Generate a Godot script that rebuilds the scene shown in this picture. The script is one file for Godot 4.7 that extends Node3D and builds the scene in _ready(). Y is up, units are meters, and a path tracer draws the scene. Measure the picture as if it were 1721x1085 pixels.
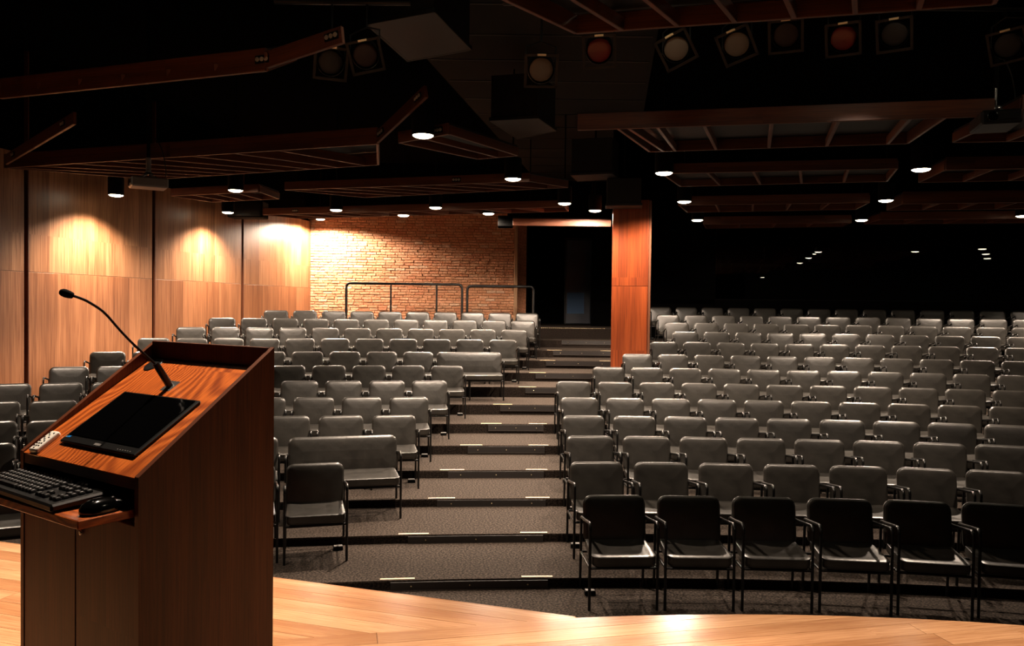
extends Node3D
# A raked lecture hall seen from its stage. Metres, y up; the camera looks along -Z.

const EYE := 2.2582                    # camera height above the floor of the first row
const ARC := Vector2(1.416, 14.689)    # centre of the seating arcs (x, z)
const STAGE := 0.95
const ROW_R := [20.9406, 21.906, 22.9084, 23.8483, 24.8929, 25.8907, 26.9024, 27.8623, 28.9002, 29.8921, 30.8758, 31.9457, 33.158]
const ROW_H := [0.0, 0.0765, 0.1522, 0.2351, 0.3253, 0.4409, 0.5763, 0.7325, 0.9042, 1.0625, 1.2203, 1.3702, 1.5398]
const RISER_R := [20.975, 21.95, 22.95, 23.95, 24.95, 25.94, 26.92, 27.94, 28.97, 30.01, 30.96, 32.16]
const WALK_H := 1.783
const ORD := ["first", "second", "third", "fourth", "fifth", "sixth", "seventh", "eighth", "ninth", "tenth", "eleventh", "twelfth", "thirteenth", "fourteenth"]

var taken := {}
var rng := RandomNumberGenerator.new()
var M := {}

# ------------------------------------------------------------------ naming
func numbered(called: String) -> String:
	if not taken.has(called):
		taken[called] = 0
		return called
	taken[called] += 1
	return "%s_%03d" % [called, taken[called]]

func tag(o: Node3D, label: String, category: String, group := "") -> Node3D:
	o.set_meta("label", label)
	o.set_meta("category", category)
	if group != "":
		o.set_meta("group", group)
	return o

func thing(called: String, label: String, category: String, at := Vector3.ZERO, turn := 0.0, group := "") -> Node3D:
	var o := Node3D.new()
	o.name = numbered(called)
	add_child(o)
	o.position = at
	o.rotation.y = turn
	return tag(o, label, category, group)

func part(called: String, mesh: Mesh, mat: Material, parent: Node, xf := Transform3D()) -> MeshInstance3D:
	var o := MeshInstance3D.new()
	o.mesh = mesh
	o.material_override = mat
	o.transform = xf
	o.name = called if parent != self else numbered(called)
	parent.add_child(o, true)
	return o

func struct_node(called: String, label := "") -> Node3D:
	var o := Node3D.new()
	o.name = numbered(called)
	o.set_meta("kind", "structure")
	if label != "":
		o.set_meta("label", label)
	add_child(o)
	return o

func struct(called: String, mesh: Mesh, mat: Material, label := "", xf := Transform3D()) -> MeshInstance3D:
	var o := part(called, mesh, mat, self, xf)
	o.set_meta("kind", "structure")
	if label != "":
		o.set_meta("label", label)
	return o

# ------------------------------------------------------------------ geometry
class Geo:
	var v := PackedVector3Array()
	var n := PackedVector3Array()
	var uv := PackedVector2Array()

	func tri(a: Vector3, b: Vector3, c: Vector3, na: Vector3, nb: Vector3, nc: Vector3, ua := Vector2.ZERO, ub := Vector2.ZERO, uc := Vector2.ZERO) -> void:
		if (b - a).cross(c - a).dot(na + nb + nc) > 0.0:   # front faces run clockwise
			v.append_array([a, c, b]); n.append_array([na, nc, nb]); uv.append_array([ua, uc, ub])
		else:
			v.append_array([a, b, c]); n.append_array([na, nb, nc]); uv.append_array([ua, ub, uc])

	func quad(a: Vector3, b: Vector3, c: Vector3, d: Vector3, out: Vector3, ua := Vector2.ZERO, ub := Vector2.ZERO, uc := Vector2.ZERO, ud := Vector2.ZERO) -> void:
		var k := (c - a).cross(d - b).normalized()
		if k.dot(out) < 0.0:
			k = -k
		tri(a, b, c, k, k, k, ua, ub, uc)
		tri(a, c, d, k, k, k, ua, uc, ud)

	# chamfered box; the grain (v of the UV) runs along its longest edge
	func box(xf: Transform3D, size: Vector3, bev := 0.0, shift := Vector2.ZERO, grain := -1) -> Geo:
		var h := size * 0.5
		var bv := minf(bev, minf(h.x, minf(h.y, h.z)) * 0.6)
		for i in 3:
			var j := (i + 1) % 3
			var k := (i + 2) % 3
			if (h[j] > h[k] and k != grain) or j == grain:
				var t := j
				j = k
				k = t
			for s in [-1.0, 1.0]:
				var p := []
				var q := []
				for c in [[-1, -1], [1, -1], [1, 1], [-1, 1]]:
					var w := Vector3.ZERO
					w[i] = s * h[i]
					w[j] = c[0] * (h[j] - bv)
					w[k] = c[1] * (h[k] - bv)
					p.append(xf * w)
					q.append(Vector2(w[j], w[k]) + shift + Vector2(s * 0.31 + i * 0.17, 0))
				var o := Vector3.ZERO
				o[i] = s
				quad(p[0], p[1], p[2], p[3], xf.basis * o, q[0], q[1], q[2], q[3])
		if bv > 0.0:
			for i in 3:
				var j := (i + 1) % 3
				var k := (i + 2) % 3
				for sj in [-1.0, 1.0]:
					for sk in [-1.0, 1.0]:
						var p := []
						for c in [[-1, 0], [1, 0], [1, 1], [-1, 1]]:
							var w := Vector3.ZERO
							w[i] = c[0] * (h[i] - bv)
							w[j] = sj * (h[j] - (bv if c[1] == 0 else 0.0))
							w[k] = sk * (h[k] - (0.0 if c[1] == 0 else bv))
							p.append(xf * w)
						var o := Vector3.ZERO
						o[j] = sj
						o[k] = sk
						var e := Vector2(h[i], 0)
						quad(p[0], p[1], p[2], p[3], xf.basis * o, shift - e, shift + e, shift + e, shift - e)
			for sx in [-1.0, 1.0]:
				for sy in [-1.0, 1.0]:
					for sz in [-1.0, 1.0]:
						var sg := Vector3(sx, sy, sz)
						var a := xf * (Vector3(h.x, h.y - bv, h.z - bv) * sg)
						var b := xf * (Vector3(h.x - bv, h.y, h.z - bv) * sg)
						var c := xf * (Vector3(h.x - bv, h.y - bv, h.z) * sg)
						var o := (xf.basis * sg).normalized()
						tri(a, b, c, o, o, o, shift, shift, shift)
		return self

	# a surface through closed loops of equal length, smooth, ends capped if wished
	func loft(loops: Array, cap_a := true, cap_b := true) -> Geo:
		var L := loops.size()
		var N: int = loops[0].size()
		var nor := []
		var sign_sum := 0.0
		for i in L:
			var row := PackedVector3Array()
			var mid := Vector3.ZERO
			for p in loops[i]:
				mid += p
			mid /= N
			for j in N:
				var du: Vector3 = loops[i][(j + 1) % N] - loops[i][(j + N - 1) % N]
				var dv: Vector3 = loops[mini(i + 1, L - 1)][j] - loops[maxi(i - 1, 0)][j]
				var k := du.cross(dv).normalized()
				sign_sum += k.dot(loops[i][j] - mid)
				row.append(k)
			nor.append(row)
		var f := 1.0 if sign_sum >= 0.0 else -1.0
		for i in L - 1:
			for j in N:
				var k := (j + 1) % N
				var a: Vector3 = loops[i][j]
				var b: Vector3 = loops[i][k]
				var c: Vector3 = loops[i + 1][k]
				var d: Vector3 = loops[i + 1][j]
				var na: Vector3 = nor[i][j] * f
				var nb: Vector3 = nor[i][k] * f
				var nc: Vector3 = nor[i + 1][k] * f
				var nd: Vector3 = nor[i + 1][j] * f
				var u0 := float(j) / N
				var u1 := float(j + 1) / N
				tri(a, b, c, na, nb, nc, Vector2(u0, i), Vector2(u1, i), Vector2(u1, i + 1))
				tri(a, c, d, na, nc, nd, Vector2(u0, i), Vector2(u1, i + 1), Vector2(u0, i + 1))
		for e in [[cap_a, 0, 1], [cap_b, L - 1, L - 2]]:
			if not e[0]:
				continue
			var lp: PackedVector3Array = loops[e[1]]
			var mid := Vector3.ZERO
			var other := Vector3.ZERO
			for j in N:
				mid += lp[j] / N
				other += loops[e[2]][j] / N
			var area := Vector3.ZERO
			for j in N:
				area += (lp[j] - mid).cross(lp[(j + 1) % N] - mid)
			var k := area.normalized()
			if k.dot(mid - other) < 0.0:
				k = -k
			for j in N:
				tri(mid, lp[j], lp[(j + 1) % N], k, k, k)
		return self

	func tube(path: Array, r: float, seg := 8, r_end := -1.0) -> Geo:
		var loops := []
		var up := Vector3.ZERO
		for i in path.size():
			var d: Vector3 = (path[mini(i + 1, path.size() - 1)] - path[maxi(i - 1, 0)]).normalized()
			if up == Vector3.ZERO:
				up = d.cross(Vector3.RIGHT if absf(d.x) < 0.8 else Vector3.UP).normalized()
			up = (up - d * up.dot(d)).normalized()
			var side := d.cross(up)
			var rr := r if r_end < 0.0 else lerpf(r, r_end, float(i) / (path.size() - 1))
			var lp := PackedVector3Array()
			for j in seg:
				var t := TAU * j / seg
				lp.append(path[i] + up * cos(t) * rr + side * sin(t) * rr)
			loops.append(lp)
		return loft(loops)

	# profile: [radius, y] pairs from one end to the other
	func lathe(profile: Array, seg := 20, xf := Transform3D(), caps := true) -> Geo:
		var loops := []
		for p in profile:
			var lp := PackedVector3Array()
			for j in seg:
				var t := TAU * j / seg
				lp.append(xf * Vector3(cos(t) * p[0], p[1], sin(t) * p[0]))
			loops.append(lp)
		return loft(loops, caps, caps)

	# upright prism over a polygon in (x, z)
	func prism(poly: PackedVector2Array, y0: float, y1: float, dir := Vector2(1, 0), shift := Vector2.ZERO) -> Geo:
		var ids := Geometry2D.triangulate_polygon(poly)
		var side := Vector2(-dir.y, dir.x)
		for y in [y0, y1]:
			var k := Vector3(0, -1.0 if y == y0 else 1.0, 0)
			for t in range(0, ids.size(), 3):
				var p := []
				var q := []
				for m in 3:
					var w := poly[ids[t + m]]
					p.append(Vector3(w.x, y, w.y))
					q.append(Vector2(w.dot(side), w.dot(dir)) + shift)
				tri(p[0], p[1], p[2], k, k, k, q[0], q[1], q[2])
		var c := Vector2.ZERO
		for w in poly:
			c += w / poly.size()
		var ccw := not Geometry2D.is_polygon_clockwise(poly)
		for i in poly.size():
			var a := poly[i]
			var b := poly[(i + 1) % poly.size()]
			var e := b - a
			var o := Vector3(e.y, 0, -e.x) * (1.0 if ccw else -1.0)
			var l := e.length()
			quad(Vector3(a.x, y0, a.y), Vector3(b.x, y0, b.y), Vector3(b.x, y1, b.y), Vector3(a.x, y1, a.y), o, Vector2(y0, 0), Vector2(y0, l), Vector2(y1, l), Vector2(y1, 0))
		return self

	func done() -> ArrayMesh:
		var m := ArrayMesh.new()
		var a := []
		a.resize(Mesh.ARRAY_MAX)
		a[Mesh.ARRAY_VERTEX] = v
		a[Mesh.ARRAY_NORMAL] = n
		a[Mesh.ARRAY_TEX_UV] = uv
		m.add_surface_from_arrays(Mesh.PRIMITIVE_TRIANGLES, a)
		return m

func at(x: float, y: float, z: float) -> Transform3D:
	return Transform3D(Basis(), Vector3(x, y, z))

func turned(x: float, y: float, z: float, yaw: float) -> Transform3D:
	return Transform3D(Basis(Vector3.UP, yaw), Vector3(x, y, z))

func block(size: Vector3, bev := 0.0, xf := Transform3D()) -> ArrayMesh:
	return Geo.new().box(xf, size, bev, Vector2(rng.randf() * 3, rng.randf() * 3)).done()

# a transform whose x axis runs from a to b, y as near up as can be
func along(a: Vector3, b: Vector3) -> Transform3D:
	var x := (b - a).normalized()
	var z := x.cross(Vector3.UP).normalized()
	return Transform3D(Basis(x, z.cross(x), z), (a + b) * 0.5)

# a board between two points on its bottom edge, standing h high, t thick
func plank_between(a: Vector3, b: Vector3, h: float, t: float) -> ArrayMesh:
	var xf := along(a, b)
	xf.origin += xf.basis.y * h * 0.5
	return block(Vector3(a.distance_to(b), h, t), 0.004, xf)

func round_rect(w: float, h: float, r: float, seg: int) -> PackedVector2Array:
	var p := PackedVector2Array()
	r = minf(r, minf(w, h) - 0.001)
	for q in 4:
		var c := Vector2((w - r) * (1 if q == 0 or q == 3 else -1), (h - r) * (1 if q < 2 else -1))
		for s in seg + 1:
			var t := PI / 2 * (q + float(s) / seg)
			p.append(c + Vector2(cos(t), sin(t)) * r)
	return p

# a padded slab: rounded rectangle w x h in the xy plane, thick along z, with a piped seam and a puffed front
func cushion(w: float, h: float, thick: float, corner: float, puff: float, xf: Transform3D, bend := 0.0) -> Geo:
	var loops := []
	var t := thick * 0.5
	for s in [[0.03, -t], [0.008, -t + 0.004], [0.0, -t + 0.016], [0.0, -0.006], [-0.001, t - 0.024], [-0.0045, t - 0.021], [-0.005, t - 0.016], [-0.0015, t - 0.0135], [0.0015, t - 0.011], [0.006, t - 0.005], [0.013, t - 0.0005], [0.026, t + puff * 0.22], [0.055, t + puff * 0.55], [0.095, t + puff * 0.82], [0.14, t + puff]]:
		var inset: float = s[0]
		var lp := PackedVector3Array()
		for q in round_rect(w * 0.5 - inset, h * 0.5 - inset, maxf(corner - inset * 0.7, 0.012), 5):
			lp.append(xf * Vector3(q.x, q.y, s[1] + bend * q.x * q.x))
		loops.append(lp)
	return Geo.new().loft(loops)

# ------------------------------------------------------------------ materials
func plain(c: Color, rough := 0.6, metal := 0.0, spec := 0.5) -> StandardMaterial3D:
	var m := StandardMaterial3D.new()
	m.albedo_color = c
	m.roughness = rough
	m.metallic = metal
	m.metallic_specular = spec
	return m

func noise(freq: float, oct: int, s: int) -> FastNoiseLite:
	var f := FastNoiseLite.new()
	f.noise_type = FastNoiseLite.TYPE_SIMPLEX_SMOOTH
	f.frequency = freq
	f.fractal_octaves = oct
	f.seed = s
	return f

# wood: u across the grain, v along it. cathedral > 0 draws arched rings.
func wood_image(w: int, h: int, dark: Color, light: Color, fine: float, stretch: float, cathedral: float, leaves: int, s: int) -> ImageTexture:
	var im := Image.create(w, h, false, Image.FORMAT_RGB8)
	var a := noise(1.0, 3, s)
	var b := noise(1.0, 2, s + 7)
	var c := noise(1.0, 1, s + 13)
	var r := RandomNumberGenerator.new()
	r.seed = s
	var tone := []
	var off := []
	for i in leaves + 1:
		tone.append(r.randf_range(-0.17, 0.17))
		off.append(r.randf() * 40.0)
	for x in w:
		var u := float(x) / w
		var leaf := int(u * leaves)
		var uu: float = u + off[leaf]
		for y in h:
			var v := float(y) / h
			var warp := b.get_noise_2d(uu * 2.2, v * stretch * 0.35) * 0.12
			var fib := a.get_noise_2d((uu + warp * 0.1) * fine, v * stretch)
			var pore := maxf(0.0, c.get_noise_2d(uu * fine * 3.1, v * stretch * 3.0) - 0.35)
			var ring := 0.0
			if cathedral > 0.0:
				var du := u - 0.56 + warp * 0.8
				ring = sin((v * 1.0 + du * du * 9.0 + warp * 0.9) * cathedral) * 0.26
			else:
				ring = sin((uu + warp) * fine * 0.55) * 0.12
			var k := clampf(0.52 + fib * 0.32 + ring + tone[leaf] - pore * 0.9 + warp * 0.9, 0.0, 1.0)
			im.set_pixel(x, y, dark.lerp(light, k))
	im.generate_mipmaps()
	return ImageTexture.create_from_image(im)

func wood(tex: Texture2D, scale: Vector2, tint: Color, rough: float, coat := 0.0) -> StandardMaterial3D:
	var m := plain(tint, rough)
	m.albedo_texture = tex
	m.uv1_scale = Vector3(scale.x, scale.y, 1)
	if coat > 0.0:
		m.clearcoat_enabled = true
		m.clearcoat = coat
		m.clearcoat_roughness = 0.2
	return m

func noise_tex(freq: float, oct: int, s: int, lo: Color, hi: Color, size := 256) -> NoiseTexture2D:
	var t := NoiseTexture2D.new()
	t.width = size
	t.height = size
	t.seamless = true
	t.noise = noise(freq, oct, s)
	var g := Gradient.new()
	g.set_color(0, lo)
	g.set_color(1, hi)
	t.color_ramp = g
	return t

func make_materials() -> void:
	var veneer := wood_image(768, 512, Color(0.46, 0.285, 0.17), Color(0.78, 0.56, 0.39), 60.0, 1.2, 0.0, 7, 3)
	var walnut := wood_image(512, 512, Color(0.27, 0.125, 0.06), Color(0.53, 0.29, 0.155), 60.0, 2.2, 0.0, 2, 11)
	var arch := wood_image(640, 640, Color(0.42, 0.17, 0.055), Color(0.84, 0.47, 0.2), 90.0, 3.0, 34.0, 1, 21)
	var plank := wood_image(256, 1024, Color(0.68, 0.49, 0.35), Color(0.92, 0.74, 0.57), 26.0, 4.0, 0.0, 1, 31)
	M.panel = wood(veneer, Vector2(0.36, 0.45), Color(0.93, 0.95, 0.98), 0.4)
	M.panel_low = wood(veneer, Vector2(0.36, 0.4), Color(0.86, 0.83, 0.83), 0.4)
	M.panel_low.uv1_offset = Vector3(0.37, 0.2, 0)
	M.frame = wood(walnut, Vector2(1.1, 0.5), Color(0.84, 0.84, 0.82), 0.5)
	M.pillar = wood(veneer, Vector2(0.5, 0.4), Color(0.76, 0.51, 0.34), 0.4)
	M.lectern = wood(walnut, Vector2(1.7, 0.8), Color(0.78, 0.76, 0.75), 0.45)
	M.lectern_top = wood(arch, Vector2(1.6, 1.9), Color(0.95, 0.9, 0.85), 0.36, 0.2)
	M.planks = []
	for k in 5:
		M.planks.append(wood(plank, Vector2(3.0, 0.55), [Color(1, 0.98, 0.95), Color(0.92, 0.88, 0.84), Color(0.97, 0.94, 0.91), Color(0.88, 0.82, 0.76), Color(1, 1, 0.98)][k], 0.2, 0.4))
	# vinyl: nearly black, satin, faintly wrinkled
	M.vinyl = plain(Color(0.19, 0.18, 0.165), 0.34, 0.0, 0.6)
	M.vinyl.uv1_triplanar = true
	M.vinyl.uv1_scale = Vector3(2.1, 2.1, 2.1)
	M.vinyl.albedo_texture = noise_tex(0.012, 4, 5, Color(0.72, 0.72, 0.72), Color(1, 1, 1))
	M.vinyl.heightmap_enabled = true
	M.vinyl.heightmap_texture = noise_tex(0.016, 3, 9, Color(0, 0, 0), Color(1, 1, 1))
	M.vinyl.heightmap_scale = 0.1
	M.tube = plain(Color(0.07, 0.07, 0.07), 0.28, 0.3)
	M.carpet = plain(Color(1, 1, 1), 0.95, 0.0, 0.2)
	M.carpet.uv1_triplanar = true
	M.carpet.uv1_world_triplanar = true
	M.carpet.uv1_scale = Vector3(1.6, 1.6, 1.6)
	M.carpet.albedo_texture = noise_tex(0.05, 3, 15, Color(0.07, 0.06, 0.053), Color(0.36, 0.315, 0.28), 512)
	M.carpet.heightmap_enabled = true
	M.carpet.heightmap_texture = noise_tex(0.055, 3, 16, Color(0, 0, 0), Color(1, 1, 1), 512)
	M.carpet.heightmap_scale = 0.2
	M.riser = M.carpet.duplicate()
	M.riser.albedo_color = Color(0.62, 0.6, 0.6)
	M.kick = plain(Color(0.12, 0.105, 0.1), 0.5)
	M.edge = plain(Color(0.3, 0.27, 0.25), 0.4, 0.6)
	M.tape = plain(Color(0.93, 0.83, 0.66), 0.6)
	M.screw = plain(Color(0.75, 0.68, 0.55), 0.3, 0.9)
	M.black = plain(Color(0.03, 0.03, 0.03), 0.85, 0.0, 0.25)
	M.wall_black = plain(Color(0.035, 0.033, 0.033), 0.95, 0.0, 0.1)
	M.ceiling = plain(Color(0.03, 0.03, 0.03), 1.0)
	M.ceiling.specular_mode = BaseMaterial3D.SPECULAR_DISABLED
	M.wall_black.specular_mode = BaseMaterial3D.SPECULAR_DISABLED
	M.metal_black = plain(Color(0.06, 0.06, 0.06), 0.45, 0.4)
	M.concrete = plain(Color(0.15, 0.145, 0.135), 0.9, 0.0, 0.2)
	M.duct = plain(Color(0.11, 0.108, 0.105), 0.5, 0.3)
	M.duct_dark = plain(Color(0.11, 0.105, 0.1), 0.6, 0.2)
	M.rail = plain(Color(0.12, 0.12, 0.12), 0.4, 0.5)
	M.mortar = plain(Color(0.62, 0.47, 0.36), 0.95, 0.0, 0.2)
	M.plaster = plain(Color(0.7, 0.56, 0.44), 0.9, 0.0, 0.2)
	M.bricks = []
	var rough_map := noise_tex(0.03, 4, 44, Color(0, 0, 0), Color(1, 1, 1))
	var tone_map := noise_tex(0.02, 4, 45, Color(0.8, 0.78, 0.76), Color(1, 1, 1))
	for c in [Color(0.91, 0.67, 0.52), Color(0.92, 0.69, 0.55), Color(0.88, 0.62, 0.48), Color(0.93, 0.72, 0.58), Color(0.9, 0.66, 0.51), Color(0.95, 0.8, 0.68)]:
		var b := plain(c, 0.92, 0.0, 0.2)
		b.uv1_triplanar = true
		b.uv1_world_triplanar = true
		b.uv1_scale = Vector3(2.3, 2.3, 2.3)
		b.albedo_texture = tone_map
		b.heightmap_enabled = true
		b.heightmap_texture = rough_map
		b.heightmap_scale = 0.8
		M.bricks.append(b)
	M.glow = plain(Color(1, 0.97, 0.9), 0.6)
	M.glow.emission_enabled = true
	M.glow.emission = Color(1.0, 0.93, 0.8)
	M.glow.emission_energy_multiplier = 20.0
	M.glass = plain(Color(0.02, 0.02, 0.02, 0.12), 0.0)
	M.glass.metallic_specular = 1.0
	M.glass.transparency = BaseMaterial3D.TRANSPARENCY_ALPHA
	M.screen = plain(Color(0.012, 0.012, 0.014), 0.12)
	M.plastic = plain(Color(0.035, 0.035, 0.037), 0.4)
	M.key = plain(Color(0.05, 0.05, 0.052), 0.42)
	M.white = plain(Color(0.86, 0.84, 0.8), 0.4)
	M.grey = plain(Color(0.45, 0.44, 0.43), 0.4)
	M.silver = plain(Color(0.7, 0.7, 0.7), 0.25, 0.9)
	M.dot = plain(Color(0.08, 0.08, 0.08), 0.5)
	M.socket = plain(Color(0.6, 0.57, 0.52), 0.4)

# ------------------------------------------------------------------ light fittings
func downlight(pos: Vector3, label: String, energy: float, angle := 62.0, soft := 0.45) -> Node3D:
	var t := thing("downlight", label, "ceiling light", pos)
	part("can", M.can_mesh, M.black, t)
	part("lens", M.lens_mesh, M.glow, t)
	part("stem", Geo.new().tube([Vector3(0, 0.29, 0), Vector3(0, 5.9 - pos.y, 0)], 0.012, 8).done(), M.black, t)
	var l := SpotLight3D.new()
	l.name = "lamp"
	l.position = Vector3(0, -0.04, 0)
	l.rotation.x = -PI / 2
	l.light_color = LAMP_COLOR
	l.light_energy = energy
	l.spot_angle = angle
	l.spot_angle_attenuation = soft
	l.spot_range = 40.0
	l.spot_attenuation = 2.0
	l.light_size = 0.08
	l.shadow_enabled = true
	t.add_child(l)
	return t

const LAMP_COLOR := Color(1.0, 0.9, 0.8)
const E_MAIN := 33.0
const E_WALL := 30.0
const E_STAGE := 26.0

# ------------------------------------------------------------------ scene
func _ready() -> void:
	rng.seed = 20
	# camera: level with a slight roll and a one-degree tilt down
	var cam := Camera3D.new()
	cam.name = "camera"
	cam.fov = rad_to_deg(2.0 * atan(542.5 / 1310.0))
	cam.near = 0.05
	cam.far = 100.0
	add_child(cam)
	var pitch := 0.0202
	var roll := 0.01185
	var fwd := Vector3(0, -sin(pitch), -cos(pitch))
	var up0 := Vector3(0, cos(pitch), -sin(pitch))
	var up := up0 * cos(roll) - Vector3.RIGHT * sin(roll)
	cam.transform = Transform3D(Basis(fwd.cross(up), up, -fwd), Vector3(0, EYE, 0))
	cam.current = true
	var we := WorldEnvironment.new()
	we.name = "world_environment"
	var env := Environment.new()
	env.background_mode = Environment.BG_COLOR
	env.background_color = Color.BLACK
	env.tonemap_mode = Environment.TONE_MAPPER_LINEAR
	env.tonemap_exposure = 1.0
	env.sdfgi_enabled = true
	env.ssao_enabled = true
	env.ssil_enabled = true
	we.environment = env
	add_child(we)

	make_materials()
	build_lights()
	build_room()
	build_tiers()
	build_stage()
	build_back_wall()
	build_chairs()
	build_lectern()
	build_ceiling()
	build_rigging()

func build_lights() -> void:
	M.can_mesh = Geo.new().lathe([[0.112, 0.0], [0.118, 0.0], [0.118, 0.012], [0.118, 0.27], [0.112, 0.285], [0.02, 0.29]], 24, Transform3D(), false).done()
	M.lens_mesh = Geo.new().lathe([[0.02, -0.024], [0.06, -0.021], [0.09, -0.012], [0.106, 0.0], [0.108, 0.02]], 24).done()
	var y := 4.008
	# over the block by the panelled wall and the aisle
	downlight(Vector3(-0.937, y, -8.048), "largest round downlight, nearest the stage, at the tip of the near wooden ceiling raft", E_MAIN * 1.00, 57, 0.3)
	downlight(Vector3(-0.011, y, -10.701), "downlight in line with the aisle, second back from the nearest one", E_MAIN * 0.85, 57, 0.3)
	downlight(Vector3(0.861, y, -13.136), "downlight above the upper aisle, third back, before the lit soffit board", E_MAIN * 0.6, 80, 0.4)
	downlight(Vector3(1.468, y, -14.048), "small downlight just in front of the lit soffit board by the pillar", E_MAIN * 0.5, 88, 0.08)
	downlight(Vector3(-4.292, y, -12.073), "downlight in a long black can behind the white projector", E_MAIN * 0.75, 57, 0.3)
	downlight(Vector3(-3.267, y, -14.413), "downlight before the brick wall, between the panelled wall and the other brick-wall lamps", E_MAIN * 0.55, 57, 0.3)
	downlight(Vector3(-2.128, y, -15.138), "farthest downlight before the middle of the brick wall, hanging lowest in view", E_MAIN * 0.6, 82, 0.4)
	downlight(Vector3(-1.383, y, -13.893), "downlight in front of the brick wall, above the middle railing posts", E_MAIN * 0.50, 57, 0.3)
	downlight(Vector3(-0.466, y, -14.685), "downlight nearest the black doorway on the brick wall side", E_MAIN * 0.6, 82, 0.4)
	# over the wide block
	downlight(Vector3(1.938, y, -10.092), "downlight at the near corner of the second wide-block raft, beside the aisle", E_MAIN * 0.9, 62, 0.4)
	downlight(Vector3(2.785, y, -12.745), "thin-looking downlight beyond the pillar's top, middle of three along the aisle side", E_MAIN * 0.65, 84, 0.4)
	downlight(Vector3(3.618, y, -15.354), "farthest downlight of the three beside the wooden pillar", E_MAIN * 0.45, 57, 0.3)
	downlight(Vector3(5.009, y, -9.625), "large downlight between the two raft columns, nearest of that line", E_MAIN * 0.95, 57, 0.3)
	downlight(Vector3(5.876, y, -12.335), "downlight between the two raft columns, second of that line", E_MAIN * 0.70, 57, 0.3)
	downlight(Vector3(6.698, y, -15.027), "downlight between the two raft columns, farthest of that line", E_MAIN * 0.50, 57, 0.3)
	downlight(Vector3(9.184, y, -14.089), "downlight cut by the frame at the far end of the wide block", E_MAIN * 0.60, 57, 0.3)
	# wall washers
	downlight(Vector3(-6.304, 3.958, -12.4), "wall-washing downlight by the first large veneer panel, behind the projector", E_WALL, 68, 0.75)
	downlight(Vector3(-5.661, 4.068, -15.5), "wall-washing downlight beside the black box, over the second veneer panel", E_WALL, 68, 0.75)
	downlight(Vector3(-4.75, 4.365, -19.25), "wall-washing downlight in the corner of panelled wall and brick wall", E_WALL * 1.3, 84, 0.3)
	# the same lamps go on outside the frame
	for p in [[Vector3(10.86, y, -14.5), "downlight outside the frame, farthest of the outermost line", 0.6], [Vector3(10.9, y, -12.3), "downlight outside the frame, middle of the outermost line", 0.8], [Vector3(10.9, y, -10.1), "downlight outside the frame, nearest of the outermost line", 1.0], [Vector3(-5.75, y, -7.9), "downlight outside the frame beside the panelled wall", 0.65]]:
		downlight(p[0], p[1], E_MAIN * p[2], 57, 0.3)
	for p in [[-0.7, "high tilted lamp outside the frame over the foot of the aisle"], [1.1, "high tilted lamp outside the frame over the front row's aisle end"], [2.9, "high tilted lamp outside the frame over the middle of the front row"], [4.7, "high tilted lamp outside the frame over the far end of the front row"]]:
		var t := downlight(Vector3(p[0], EYE + 2.34, -5.7), p[1], E_MAIN * 0.5, 26, 0.6)
		t.get_node("lamp").rotation.x = -PI / 2 + deg_to_rad(35.5)
	for p in [[Vector3(-0.95, 5.2, -3.5), "stage downlight outside the frame above the lectern", 1.3], [Vector3(-2.6, 5.2, -4.1), "stage downlight outside the frame above the far side of the lectern", 1.0]]:
		downlight(p[0], p[1], E_STAGE * p[2], 31, 0.5)
	var mid := downlight(Vector3(1.75, 3.8, -2.3), "stage downlight outside the frame above the curved stage edge", E_STAGE * 0.55, 38, 0.6)
	mid.get_node("lamp").rotation.x = -PI / 2 + deg_to_rad(14.0)

func wall_x(d: float) -> float:
	return -9.58 + 0.218 * d

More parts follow.
